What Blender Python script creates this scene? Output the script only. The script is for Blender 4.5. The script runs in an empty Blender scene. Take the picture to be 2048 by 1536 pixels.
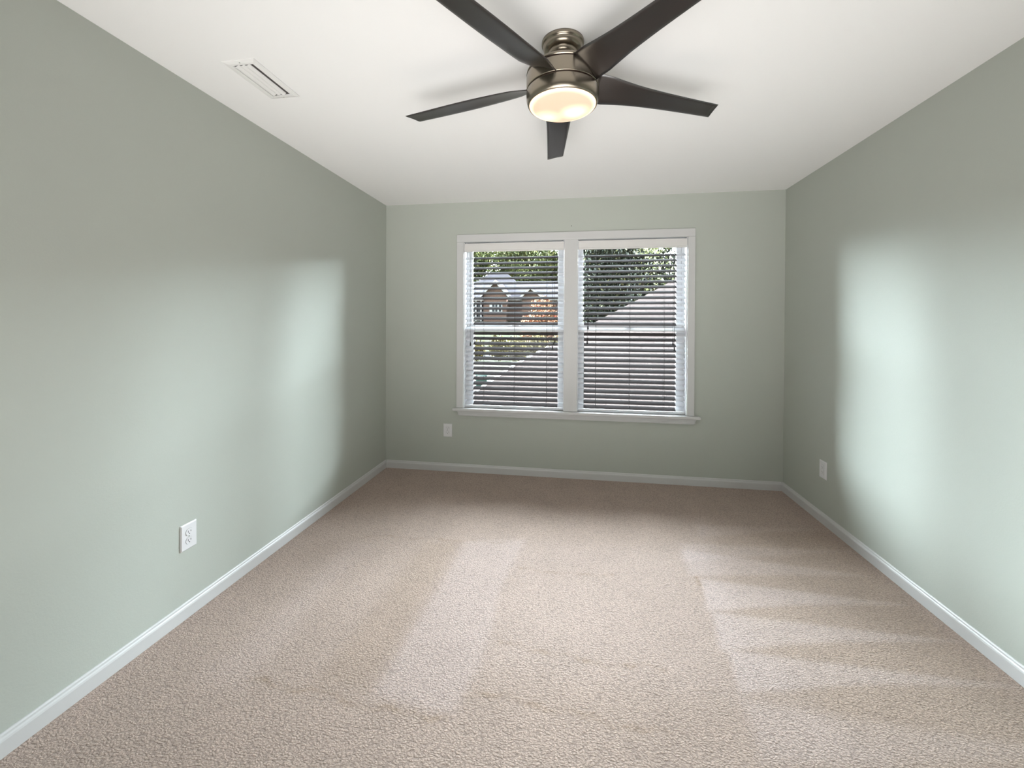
import bpy, bmesh, math, random
from mathutils import Vector, Matrix

sc = bpy.context.scene
PI = math.pi
random.seed(7)

# ------------------------------------------------------------------ camera
A, B, D, H, CEIL = 1.7522, 1.6701, 3.6896, 1.34698, 2.44
REAR = -1.5
cam = bpy.data.cameras.new('camera')
cam.sensor_width = 36.0
cam.lens = 36.0 * 838.51 / 2048.0
cam.shift_y = -(768.0 - 654.12) / 2048.0
cam.clip_start = 0.02
cam.clip_end = 500
camo = bpy.data.objects.new('camera', cam)
sc.collection.objects.link(camo)
yaw, pit, rol = 0.1513, -0.0081, 0.0046
rv = Vector((math.cos(yaw), math.sin(yaw), 0))
fv = Vector((-math.sin(yaw) * math.cos(pit), math.cos(yaw) * math.cos(pit), math.sin(pit)))
uv_ = rv.cross(fv)
r2 = rv * math.cos(rol) + uv_ * math.sin(rol)
u2 = -rv * math.sin(rol) + uv_ * math.cos(rol)
mat = Matrix((r2, u2, -fv)).transposed().to_4x4()
mat.translation = Vector((0, 0, H))
camo.matrix_world = mat
sc.camera = camo

# ------------------------------------------------------------------ world, sun, exposure
sc.view_settings.view_transform = 'Standard'
sc.view_settings.look = 'None'
sc.view_settings.gamma = 1
sc.view_settings.use_curve_mapping = False
sc.view_settings.exposure = 0.17
w = bpy.data.worlds.new('sky')
sc.world = w
w.use_nodes = True
bg = w.node_tree.nodes['Background']
# hazy sky: a bright veiled band over the far side of the street, which the window faces; dimmer behind and overhead
SKY_BASE, SKY_GLOW = 3.0, 171.0
_n, _l = w.node_tree.nodes, w.node_tree.links
_tc = _n.new('ShaderNodeTexCoord')
_sp = _n.new('ShaderNodeSeparateXYZ'); _l.new(_tc.outputs['Generated'], _sp.inputs[0])


def _ramp(sock, a, b):
    r = _n.new('ShaderNodeMapRange'); r.interpolation_type = 'SMOOTHSTEP'
    r.inputs['From Min'].default_value = a; r.inputs['From Max'].default_value = b
    _l.new(sock, r.inputs['Value']); return r.outputs[0]


def _math(op, a, b):
    m_ = _n.new('ShaderNodeMath'); m_.operation = op
    for i, q in enumerate((a, b)):
        if isinstance(q, (int, float)): m_.inputs[i].default_value = q
        else: _l.new(q, m_.inputs[i])
    return m_.outputs[0]


_up = _ramp(_sp.outputs['Z'], 0.02, 0.16)
_top = _math('SUBTRACT', 1.0, _ramp(_sp.outputs['Z'], 0.60, 0.95))
_front = _ramp(_sp.outputs['Y'], -0.05, 0.35)
_glow = _math('MULTIPLY', _math('MULTIPLY', _up, _top), _front)
_abs = _math('ABSOLUTE', _sp.outputs['X'], 0)
_ax = _math('POWER', _abs, 8)
_mid = _math('MULTIPLY', _math('SUBTRACT', 1.0, _ramp(_abs, 0.20, 0.45)), 0.19)
_glow = _math('MULTIPLY', _glow, _math('ADD', _math('ADD', _mid, 0.115), _math('MULTIPLY', _ax, 15.5)))
_tot = _math('ADD', _math('MULTIPLY', _glow, SKY_GLOW), SKY_BASE)
bg.inputs['Color'].default_value = (0.85, 0.945, 1.03, 1)
_l.new(_tot, bg.inputs['Strength'])

sun = bpy.data.lights.new('sun', 'SUN')
sun.energy = 4.0
sun.angle = 0.02
sun.color = (1.0, 0.95, 0.88)
suno = bpy.data.objects.new('sun', sun)
sc.collection.objects.link(suno)
sd = Vector((0.55, 0.62, -0.9)).normalized()          # direction of travel: from behind the house, over its roof
suno.rotation_euler = sd.to_track_quat('-Z', 'Y').to_euler()
suno.location = (-5, -5, 12)


def portal(name, loc, rot, sx, sy):
    l = bpy.data.lights.new(name, 'AREA')
    l.shape = 'RECTANGLE'
    l.size, l.size_y = sx, sy
    l.cycles.is_portal = True
    o = bpy.data.objects.new(name, l)
    o.location, o.rotation_euler = loc, rot
    sc.collection.objects.link(o)


# sky portals (they give no light, they only guide sampling of the sky through the opening)
portal('window_portal', (-0.0425, D + 0.17, 1.33), (-PI / 2, 0, 0), 1.93, 1.5)

# two added fill lights, unseen behind and below the camera, brightening the ceiling
def add_fill(loc, aim, size, energy, spread):
    l = bpy.data.lights.new('added_fill_light', 'AREA')
    l.shape = 'RECTANGLE'; l.size, l.size_y = size
    l.energy = energy; l.spread = math.radians(spread); l.color = (1.0, 0.985, 0.975)
    o = bpy.data.objects.new('added_fill_light', l)
    o.location = loc
    o.rotation_euler = (Vector(aim) - Vector(loc)).to_track_quat('-Z', 'Y').to_euler()
    sc.collection.objects.link(o)


add_fill((-0.15, -0.9, 0.9), (-0.15, 1.7, 2.44), (2.4, 0.6), 11.0, 115)
add_fill((-0.2, 0.10, 0.56), (-0.2, 2.5, 2.44), (3.0, 1.1), 15.5, 85)

# ------------------------------------------------------------------ helpers
def link(o):
    sc.collection.objects.link(o)
    return o


def tag(o, label=None, cat=None, group=None, kind=None):
    if label: o['label'] = label
    if cat: o['category'] = cat
    if group: o['group'] = group
    if kind: o['kind'] = kind
    return o


def empty(name, loc=(0, 0, 0), rz=0.0):
    o = link(bpy.data.objects.new(name, None))
    o.empty_display_size = 0.1
    o.location = loc
    o.rotation_euler = (0, 0, rz)
    return o


class MB:
    def __init__(self):
        self.v, self.f, self.m, self.s = [], [], [], []

    def face(self, idx, m=0, smooth=False):
        self.f.append(idx); self.m.append(m); self.s.append(smooth)

    def quad(self, a, b, c, d, m=0):
        n = len(self.v); self.v += [a, b, c, d]
        self.face((n, n + 1, n + 2, n + 3), m)

    def poly(self, pts, m=0):
        n = len(self.v); self.v += list(pts)
        self.face(tuple(range(n, n + len(pts))), m)

    def box(self, x0, x1, y0, y1, z0, z1, m=0):
        n = len(self.v)
        self.v += [(x0, y0, z0), (x1, y0, z0), (x1, y1, z0), (x0, y1, z0), (x0, y0, z1), (x1, y0, z1), (x1, y1, z1), (x0, y1, z1)]
        for q in ((0, 3, 2, 1), (4, 5, 6, 7), (0, 1, 5, 4), (1, 2, 6, 5), (2, 3, 7, 6), (3, 0, 4, 7)):
            self.face(tuple(n + i for i in q), m)

    def prism(self, prof, axis, a, b, m=0, smooth=False):
        """prof: list of 2D points; axis 'x': (y,z) swept in x; 'y': (x,z) swept in y; 'z': (x,y) swept in z"""
        n = len(self.v); k = len(prof)
        for t in (a, b):
            for p, q in prof:
                self.v.append({'x': (t, p, q), 'y': (p, t, q), 'z': (p, q, t)}[axis])
        for i in range(k):
            j = (i + 1) % k
            self.face((n + i, n + j, n + k + j, n + k + i), m, smooth)
        self.face(tuple(n + i for i in range(k))[::-1], m)
        self.face(tuple(n + k + i for i in range(k)), m)

    def lathe(self, prof, seg=64, c=(0, 0), m=0, smooth=True):
        """prof: list of (r,z); rings around the vertical through c"""
        n = len(self.v); k = len(prof)
        for r, z in prof:
            for i in range(seg):
                t = 2 * PI * i / seg
                self.v.append((c[0] + r * math.cos(t), c[1] + r * math.sin(t), z))
        for a in range(k - 1):
            for i in range(seg):
                j = (i + 1) % seg
                self.face((n + a * seg + i, n + a * seg + j, n + (a + 1) * seg + j, n + (a + 1) * seg + i), m, smooth)
        for a in (0, k - 1):
            if prof[a][0] > 1e-4:
                self.face(tuple(n + a * seg + i for i in range(seg)), m)

    def tube(self, pts, r, seg=8, m=0):
        n = len(self.v)
        for i, p in enumerate(pts):
            p = Vector(p)
            d = (Vector(pts[min(i + 1, len(pts) - 1)]) - Vector(pts[max(i - 1, 0)])).normalized()
            u = d.orthogonal().normalized() if abs(d.z) < 0.95 else Vector((1, 0, 0))
            u = (u - d * u.dot(d)).normalized(); v = d.cross(u)
            rr = r[i] if isinstance(r, (list, tuple)) else r
            for s in range(seg):
                t = 2 * PI * s / seg
                self.v.append(tuple(p + (u * math.cos(t) + v * math.sin(t)) * rr))
        for a in range(len(pts) - 1):
            for s in range(seg):
                j = (s + 1) % seg
                self.face((n + a * seg + s, n + a * seg + j, n + (a + 1) * seg + j, n + (a + 1) * seg + s), m, True)
        self.face(tuple(n + s for s in range(seg)), m)
        self.face(tuple(n + (len(pts) - 1) * seg + s for s in range(seg)), m)

    def build(self, name, mats, parent=None, bevel=0.0, segs=2, fix=True):
        me = bpy.data.meshes.new(name)
        me.from_pydata([tuple(p) for p in self.v], [], self.f)
        for mt in (mats if isinstance(mats, (list, tuple)) else [mats]):
            me.materials.append(mt)
        me.polygons.foreach_set('material_index', self.m)
        me.polygons.foreach_set('use_smooth', self.s)
        me.update()
        if fix:
            bm = bmesh.new(); bm.from_mesh(me)
            bmesh.ops.recalc_face_normals(bm, faces=bm.faces)
            bm.to_mesh(me); bm.free()
        o = link(bpy.data.objects.new(name, me))
        if parent is not None:
            o.parent = parent
        if bevel > 0:
            b = o.modifiers.new('bevel', 'BEVEL')
            b.width = bevel; b.segments = segs; b.limit_method = 'ANGLE'; b.angle_limit = math.radians(40)
        return o


# ------------------------------------------------------------------ materials
def lin(c):
    return tuple(((x / 255) / 12.92 if x / 255 <= 0.04045 else ((x / 255 + 0.055) / 1.055) ** 2.4) for x in c)


def mat_(name, col, rough=0.6, metal=0.0, spec=0.5, noise=None, bump=None):
    """noise = (scale, amount): mottles the colour; bump = (scale, strength, distance)"""
    m = bpy.data.materials.new(name); m.use_nodes = True
    nt = m.node_tree; p = nt.nodes['Principled BSDF']
    p.inputs['Roughness'].default_value = rough
    p.inputs['Metallic'].default_value = metal
    p.inputs['Specular IOR Level'].default_value = spec
    p.inputs['Base Color'].default_value = (*col, 1)
    tc = nt.nodes.new('ShaderNodeTexCoord')
    if noise:
        n = nt.nodes.new('ShaderNodeTexNoise'); n.inputs['Scale'].default_value = noise[0]; n.inputs['Detail'].default_value = 4
        nt.links.new(tc.outputs['Object'], n.inputs['Vector'])
        mx = nt.nodes.new('ShaderNodeMix'); mx.data_type = 'RGBA'
        a = noise[1]
        mx.inputs['A'].default_value = (*[max(0, c * (1 - a)) for c in col], 1)
        mx.inputs['B'].default_value = (*[c * (1 + a) for c in col], 1)
        nt.links.new(n.outputs['Fac'], mx.inputs['Factor'])
        nt.links.new(mx.outputs['Result'], p.inputs['Base Color'])
    if bump:
        n2 = nt.nodes.new('ShaderNodeTexNoise'); n2.inputs['Scale'].default_value = bump[0]; n2.inputs['Detail'].default_value = 3
        nt.links.new(tc.outputs['Object'], n2.inputs['Vector'])
        b = nt.nodes.new('ShaderNodeBump'); b.inputs['Strength'].default_value = bump[1]; b.inputs['Distance'].default_value = bump[2]
        nt.links.new(n2.outputs['Fac'], b.inputs['Height']); nt.links.new(b.outputs['Normal'], p.inputs['Normal'])
    return m


M = {}
M['wall'] = mat_('sage_wall_paint', (0.500, 0.525, 0.474), 0.62, spec=0.3, noise=(3.0, 0.015), bump=(160, 0.12, 0.002))
M['ceiling'] = mat_('white_ceiling_paint', (0.93, 0.922, 0.912), 0.8, spec=0.2, bump=(120, 0.1, 0.002))
M['trim'] = mat_('white_trim_paint', (0.64, 0.635, 0.63), 0.35, noise=(4, 0.01))
M['vinyl'] = mat_('white_window_vinyl', (0.84, 0.85, 0.87), 0.3)
M['valance'] = mat_('white_blind_valance', (0.76, 0.74, 0.72), 0.4, noise=(6, 0.01))
M['slat'] = mat_('slat_shade_over_glass', (0.078, 0.067, 0.068), 0.75, spec=0.08, noise=(9, 0.06))  # white slats looking dark before the bright glass: that shade put into the colour
M['slat_white'] = mat_('white_slat', (0.80, 0.81, 0.84), 0.45)
M['cord'] = mat_('dark_cord', (0.03, 0.028, 0.027), 0.9)
M['tassel'] = mat_('black_tassel', (0.012, 0.010, 0.010), 0.5)
M['plate'] = mat_('white_plastic', (0.80, 0.79, 0.80), 0.3)
M['slot'] = mat_('dark_slot', (0.02, 0.02, 0.02), 0.6)
M['groove'] = mat_('grey_recess', (0.30, 0.30, 0.30), 0.6)
M['screw'] = mat_('screw_metal', (0.45, 0.45, 0.43), 0.35, metal=0.8)
M['vent'] = mat_('white_enamel', (0.88, 0.87, 0.855), 0.4)
M['vent_dark'] = mat_('duct_dark', (0.09, 0.083, 0.078), 0.8)
M['nickel'] = mat_('brushed_nickel', (0.31, 0.27, 0.215), 0.27, metal=1.0, noise=(40, 0.04))
M['fan_groove'] = mat_('dark_groove', (0.03, 0.012, 0.008), 0.5)
M['blade'] = mat_('espresso_blade', (0.010, 0.006, 0.005), 0.32, spec=0.5, noise=(30, 0.15))
M['blade'].node_tree.nodes['Principled BSDF'].inputs['IOR'].default_value = 2.1


def carpet_mat():
    m = bpy.data.materials.new('beige_carpet'); m.use_nodes = True
    nt = m.node_tree; N = nt.nodes; L = nt.links
    p = N['Principled BSDF']; p.inputs['Roughness'].default_value = 1.0; p.inputs['Specular IOR Level'].default_value = 0.05
    p.inputs['Sheen Weight'].default_value = 0.15; p.inputs['Sheen Roughness'].default_value = 0.6
    tc = N.new('ShaderNodeTexCoord')
    at = N.new('ShaderNodeAttribute'); at.attribute_name = 'pile_lay'
    # tuft grain
    mp = N.new('ShaderNodeMapping'); mp.inputs['Scale'].default_value = (0.85, 1.2, 1); L.new(tc.outputs['Object'], mp.inputs['Vector'])
    v = N.new('ShaderNodeTexVoronoi'); v.inputs['Scale'].default_value = 120; v.inputs['Randomness'].default_value = 1.0
    n0 = N.new('ShaderNodeTexNoise'); n0.inputs['Scale'].default_value = 38; n0.inputs['Detail'].default_value = 2
    L.new(mp.outputs['Vector'], n0.inputs['Vector'])
    wob = N.new('ShaderNodeMix'); wob.data_type = 'RGBA'; wob.blend_type = 'ADD'; wob.inputs['Factor'].default_value = 0.02
    L.new(mp.outputs['Vector'], wob.inputs['A']); L.new(n0.outputs['Color'], wob.inputs['B'])
    L.new(wob.outputs['Result'], v.inputs['Vector'])
    n1 = N.new('ShaderNodeTexNoise'); n1.inputs['Scale'].default_value = 210; n1.inputs['Detail'].default_value = 4; n1.inputs['Roughness'].default_value = 0.7
    L.new(mp.outputs['Vector'], n1.inputs['Vector'])
    n2 = N.new('ShaderNodeTexNoise'); n2.inputs['Scale'].default_value = 5.0; n2.inputs['Detail'].default_value = 3
    L.new(tc.outputs['Object'], n2.inputs['Vector'])
    # grain value
    r1 = N.new('ShaderNodeMapRange'); r1.inputs['From Min'].default_value = 0.32; r1.inputs['From Max'].default_value = 0.68
    r1.inputs['To Min'].default_value = 0.58; r1.inputs['To Max'].default_value = 1.32
    L.new(n1.outputs['Fac'], r1.inputs['Value'])
    r3 = N.new('ShaderNodeMapRange'); r3.inputs['From Min'].default_value = 0.0; r3.inputs['From Max'].default_value = 0.85
    r3.inputs['To Min'].default_value = 1.12; r3.inputs['To Max'].default_value = 0.68
    L.new(v.outputs['Distance'], r3.inputs['Value'])
    r2_ = N.new('ShaderNodeMapRange'); r2_.inputs['From Min'].default_value = 0.3; r2_.inputs['From Max'].default_value = 0.7
    r2_.inputs['To Min'].default_value = 0.96; r2_.inputs['To Max'].default_value = 1.04
    L.new(n2.outputs['Fac'], r2_.inputs['Value'])
    def mul(a, b):
        x = N.new('ShaderNodeMath'); x.operation = 'MULTIPLY'; L.new(a, x.inputs[0]); L.new(b, x.inputs[1]); return x.outputs[0]
    g = mul(mul(r1.outputs[0], r3.outputs[0]), r2_.outputs[0])
    # pile brushed one way or the other
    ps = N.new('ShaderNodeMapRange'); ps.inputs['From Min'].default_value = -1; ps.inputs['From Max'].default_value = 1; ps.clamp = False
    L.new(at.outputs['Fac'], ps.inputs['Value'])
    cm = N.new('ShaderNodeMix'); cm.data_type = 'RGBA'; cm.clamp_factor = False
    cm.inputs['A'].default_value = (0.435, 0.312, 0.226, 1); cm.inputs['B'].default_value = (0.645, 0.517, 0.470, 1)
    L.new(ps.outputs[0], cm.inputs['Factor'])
    vm = N.new('ShaderNodeVectorMath'); vm.operation = 'SCALE'
    L.new(cm.outputs['Result'], vm.inputs[0]); L.new(g, vm.inputs['Scale'])
    L.new(vm.outputs[0], p.inputs['Base Color'])
    bh = N.new('ShaderNodeMath'); bh.operation = 'SUBTRACT'; L.new(n1.outputs['Fac'], bh.inputs[0]); L.new(v.outputs['Distance'], bh.inputs[1])
    b = N.new('ShaderNodeBump'); b.inputs['Strength'].default_value = 0.7; b.inputs['Distance'].default_value = 0.005
    L.new(bh.outputs[0], b.inputs['Height']); L.new(b.outputs['Normal'], p.inputs['Normal'])
    return m


M['carpet'] = carpet_mat()


def glass_mat():
    m = bpy.data.materials.new('window_glass'); m.use_nodes = True
    nt = m.node_tree; N = nt.nodes; L = nt.links
    N.remove(N['Principled BSDF'])
    t = N.new('ShaderNodeBsdfTransparent'); t.inputs['Color'].default_value = (0.95, 0.97, 0.96, 1)
    g = N.new('ShaderNodeBsdfGlossy'); g.inputs['Roughness'].default_value = 0.02
    fr = N.new('ShaderNodeFresnel'); fr.inputs['IOR'].default_value = 1.3
    mx = N.new('ShaderNodeMixShader')
    L.new(fr.outputs[0], mx.inputs['Fac']); L.new(t.outputs[0], mx.inputs[1]); L.new(g.outputs[0], mx.inputs[2])
    L.new(mx.outputs[0], N['Material Output'].inputs['Surface'])
    return m


M['glass'] = glass_mat()


def lamp_glass():
    """frosted fan-light glass, lit from inside by two bulbs (it is a lamp: it gives off light)"""
    m = bpy.data.materials.new('lit_frosted_glass'); m.use_nodes = True
    nt = m.node_tree; N = nt.nodes; L = nt.links
    p = N['Principled BSDF']; p.inputs['Base Color'].default_value = (0.35, 0.32, 0.29, 1); p.inputs['Roughness'].default_value = 0.3
    tc = N.new('ShaderNodeTexCoord')
    acc = None
    for bx, by, amp in ((0.048, 0.028, 1.5), (-0.062, 0.058, 1.0)):
        d = N.new('ShaderNodeVectorMath'); d.operation = 'DISTANCE'
        xy = N.new('ShaderNodeVectorMath'); xy.operation = 'MULTIPLY'; xy.inputs[1].default_value = (1, 1, 0)
        L.new(tc.outputs['Object'], xy.inputs[0]); L.new(xy.outputs[0], d.inputs[0]); d.inputs[1].default_value = (bx, by, 0)
        r = N.new('ShaderNodeMapRange'); r.interpolation_type = 'SMOOTHSTEP'
        r.inputs['From Min'].default_value = 0.0; r.inputs['From Max'].default_value = 0.075; r.inputs['To Min'].default_value = amp; r.inputs['To Max'].default_value = 0
        L.new(d.outputs['Value'], r.inputs['Value'])
        if acc is None: acc = r.outputs[0]
        else:
            s = N.new('ShaderNodeMath'); L.new(acc, s.inputs[0]); L.new(r.outputs[0], s.inputs[1]); acc = s.outputs[0]
    # bright ring where the glass turns up at its rim
    dc = N.new('ShaderNodeVectorMath'); dc.operation = 'LENGTH'
    xy = N.new('ShaderNodeVectorMath'); xy.operation = 'MULTIPLY'; xy.inputs[1].default_value = (1, 1, 0)
    L.new(tc.outputs['Object'], xy.inputs[0]); L.new(xy.outputs[0], dc.inputs[0])
    rr = N.new('ShaderNodeMapRange'); rr.interpolation_type = 'SMOOTHSTEP'
    rr.inputs['From Min'].default_value = 0.108; rr.inputs['From Max'].default_value = 0.125; rr.inputs['To Min'].default_value = 0.0; rr.inputs['To Max'].default_value = 0.9
    L.new(dc.outputs['Value'], rr.inputs['Value'])
    s = N.new('ShaderNodeMath'); L.new(acc, s.inputs[0]); L.new(rr.outputs[0], s.inputs[1])
    s2 = N.new('ShaderNodeMath'); L.new(s.outputs[0], s2.inputs[0]); s2.inputs[1].default_value = 0.62
    p.inputs['Emission Color'].default_value = (1.0, 0.68, 0.41, 1)
    L.new(s2.outputs[0], p.inputs['Emission Strength'])
    return m


M['lamp'] = lamp_glass()


def shingle(name, c1, c2, course, along):
    """asphalt shingle roof: courses along the slope and random tabs; object coords with u along the eave, v up the slope given by axes"""
    m = bpy.data.materials.new(name); m.use_nodes = True
    nt = m.node_tree; N = nt.nodes; L = nt.links; p = N['Principled BSDF']; p.inputs['Roughness'].default_value = 0.95; p.inputs['Specular IOR Level'].default_value = 0.03
    tc = N.new('ShaderNodeTexCoord')
    b = N.new('ShaderNodeTexBrick'); b.inputs['Scale'].default_value = 1.0
    b.inputs['Brick Width'].default_value = along; b.inputs['Row Height'].default_value = course
    b.inputs['Mortar Size'].default_value = 0.006; b.inputs['Bias'].default_value = 0.0
    b.inputs['Color1'].default_value = (*c1, 1); b.inputs['Color2'].default_value = (*c2, 1); b.inputs['Mortar'].default_value = (*[x * 0.55 for x in c1], 1)
    L.new(tc.outputs['Object'], b.inputs['Vector']); L.new(b.outputs['Color'], p.inputs['Base Color'])
    return m


def brickmat(name, c1, c2):
    m = bpy.data.materials.new(name); m.use_nodes = True
    nt = m.node_tree; N = nt.nodes; L = nt.links; p = N['Principled BSDF']; p.inputs['Roughness'].default_value = 0.9; p.inputs['Specular IOR Level'].default_value = 0.03
    tc = N.new('ShaderNodeTexCoord'); mp = N.new('ShaderNodeMapping'); mp.inputs['Rotation'].default_value = (PI / 2, 0, 0)
    L.new(tc.outputs['Object'], mp.inputs['Vector'])
    b = N.new('ShaderNodeTexBrick'); b.inputs['Scale'].default_value = 4.0
    b.inputs['Color1'].default_value = (*c1, 1); b.inputs['Color2'].default_value = (*c2, 1); b.inputs['Mortar'].default_value = (0.18, 0.16, 0.15, 1)
    L.new(mp.outputs['Vector'], b.inputs['Vector']); L.new(b.outputs['Color'], p.inputs['Base Color'])
    return m


M['wing_roof'] = shingle('pale_wing_shingles', (0.046, 0.0365, 0.035), (0.058, 0.0465, 0.044), 0.14, 0.5)
M['house_roof'] = mat_('grey_house_shingles', (0.040, 0.0375, 0.043), 0.95, noise=(2.0, 0.15), spec=0.03)
M['brick'] = brickmat('pink_brick', (0.135, 0.076, 0.060), (0.108, 0.060, 0.048))
M['ext_white'] = mat_('exterior_white_trim', (0.42, 0.42, 0.43), 0.6, spec=0.03)
M['gutter_white'] = mat_('gutter_white', (0.36, 0.36, 0.36), 0.5)
M['pane_and_shade'] = mat_('dark_pane_and_porch_shade', (0.012, 0.013, 0.016), 0.15)
M['lawn'] = mat_('lawn_green', (0.013, 0.015, 0.007), 1.0, noise=(1.2, 0.35), spec=0.03)
M['concrete'] = mat_('pale_concrete', (0.026, 0.023, 0.018), 0.95, noise=(2, 0.1), spec=0.03)
M['asphalt'] = mat_('grey_street', (0.014, 0.014, 0.017), 0.95, noise=(2, 0.1), spec=0.03)
M['bark'] = mat_('tree_bark', (0.035, 0.026, 0.020), 1.0, noise=(6, 0.3), spec=0.03)
M['utility'] = mat_('dark_green_paint', (0.012, 0.040, 0.032), 0.5)


def leafmat(name, c1, c2, c3=None):
    m = bpy.data.materials.new(name); m.use_nodes = True
    nt = m.node_tree; N = nt.nodes; L = nt.links; p = N['Principled BSDF']; p.inputs['Roughness'].default_value = 0.75
    p.inputs['Specular IOR Level'].default_value = 0.06
    ge = N.new('ShaderNodeNewGeometry')
    cr = N.new('ShaderNodeValToRGB')
    cr.color_ramp.elements[0].color = (*c1, 1); cr.color_ramp.elements[1].color = (*c2, 1)
    if c3:
        e = cr.color_ramp.elements.new(0.85); e.color = (*c2, 1); cr.color_ramp.elements[-1].color = (*c3, 1)
    L.new(ge.outputs['Random Per Island'], cr.inputs['Fac']); L.new(cr.outputs['Color'], p.inputs['Base Color'])
    return m


M['leaf_green'] = leafmat('bright_green_leaves', (0.024, 0.032, 0.010), (0.065, 0.075, 0.026), (0.19, 0.18, 0.07))
M['leaf_back'] = leafmat('mid_green_leaves', (0.05, 0.06, 0.028), (0.17, 0.18, 0.085), (0.42, 0.42, 0.26))
M['leaf_dark'] = leafmat('dark_evergreen_leaves', (0.006, 0.009, 0.006), (0.014, 0.018, 0.011), (0.10, 0.10, 0.05))
M['leaf_red'] = leafmat('autumn_leaves', (0.090, 0.040, 0.022), (0.150, 0.085, 0.045), (0.25, 0.05, 0.04))
M['leaf_hedge'] = leafmat('hedge_leaves', (0.030, 0.026, 0.010), (0.075, 0.060, 0.022), (0.22, 0.19, 0.06))

# ------------------------------------------------------------------ room shell
def pip(x, y, poly):
    ins = False
    j = len(poly) - 1
    for i in range(len(poly)):
        xi, yi = poly[i]; xj, yj = poly[j]
        if (yi > y) != (yj > y) and x < (xj - xi) * (y - yi) / (yj - yi) + xi: ins = not ins
        j = i
    return ins


def seg_d(x, y, a, b):
    ax, ay = a; bx, by = b
    t = max(0, min(1, ((x - ax) * (bx - ax) + (y - ay) * (by - ay)) / ((bx - ax) ** 2 + (by - ay) ** 2)))
    return math.hypot(x - ax - t * (bx - ax), y - ay - t * (by - ay))


def poly_sd(x, y, poly):
    d = min(seg_d(x, y, poly[i], poly[(i + 1) % len(poly)]) for i in range(len(poly)))
    return d if pip(x, y, poly) else -d


# vacuum strokes left in the pile: (outline on the floor, how far the pile leans towards light, softness)
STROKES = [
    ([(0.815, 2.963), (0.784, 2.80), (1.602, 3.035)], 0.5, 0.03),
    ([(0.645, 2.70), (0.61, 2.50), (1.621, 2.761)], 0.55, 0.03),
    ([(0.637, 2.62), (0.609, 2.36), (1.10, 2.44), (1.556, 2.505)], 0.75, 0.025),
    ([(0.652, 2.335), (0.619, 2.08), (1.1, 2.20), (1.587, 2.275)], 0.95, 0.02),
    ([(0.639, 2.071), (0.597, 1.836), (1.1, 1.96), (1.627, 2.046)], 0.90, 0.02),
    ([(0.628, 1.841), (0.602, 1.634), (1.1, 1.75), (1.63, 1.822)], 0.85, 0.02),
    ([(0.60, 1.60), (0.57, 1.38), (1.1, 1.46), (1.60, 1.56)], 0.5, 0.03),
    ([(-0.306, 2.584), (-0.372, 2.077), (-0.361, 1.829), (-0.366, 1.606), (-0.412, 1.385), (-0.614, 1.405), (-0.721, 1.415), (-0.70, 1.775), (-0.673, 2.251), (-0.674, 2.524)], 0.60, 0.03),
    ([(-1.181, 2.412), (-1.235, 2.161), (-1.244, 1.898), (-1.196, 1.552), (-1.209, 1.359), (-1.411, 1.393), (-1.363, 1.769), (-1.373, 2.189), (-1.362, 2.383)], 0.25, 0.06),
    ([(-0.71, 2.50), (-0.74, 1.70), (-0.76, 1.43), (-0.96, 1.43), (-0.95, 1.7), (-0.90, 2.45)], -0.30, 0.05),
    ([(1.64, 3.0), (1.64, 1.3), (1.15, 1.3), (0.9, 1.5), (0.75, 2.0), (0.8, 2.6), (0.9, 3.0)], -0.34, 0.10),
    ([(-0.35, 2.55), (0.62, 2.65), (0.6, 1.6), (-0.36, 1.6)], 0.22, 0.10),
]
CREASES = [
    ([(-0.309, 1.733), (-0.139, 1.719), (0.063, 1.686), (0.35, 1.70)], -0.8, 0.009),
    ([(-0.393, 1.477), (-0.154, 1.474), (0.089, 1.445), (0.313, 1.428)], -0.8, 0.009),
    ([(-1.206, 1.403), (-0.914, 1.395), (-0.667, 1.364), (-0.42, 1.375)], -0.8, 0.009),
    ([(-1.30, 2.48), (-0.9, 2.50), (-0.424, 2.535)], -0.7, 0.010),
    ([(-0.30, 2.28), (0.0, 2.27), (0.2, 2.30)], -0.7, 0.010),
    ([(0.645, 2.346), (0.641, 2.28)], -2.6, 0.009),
    ([(0.641, 2.28), (0.627, 2.159)], -1.2, 0.009),
]


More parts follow.
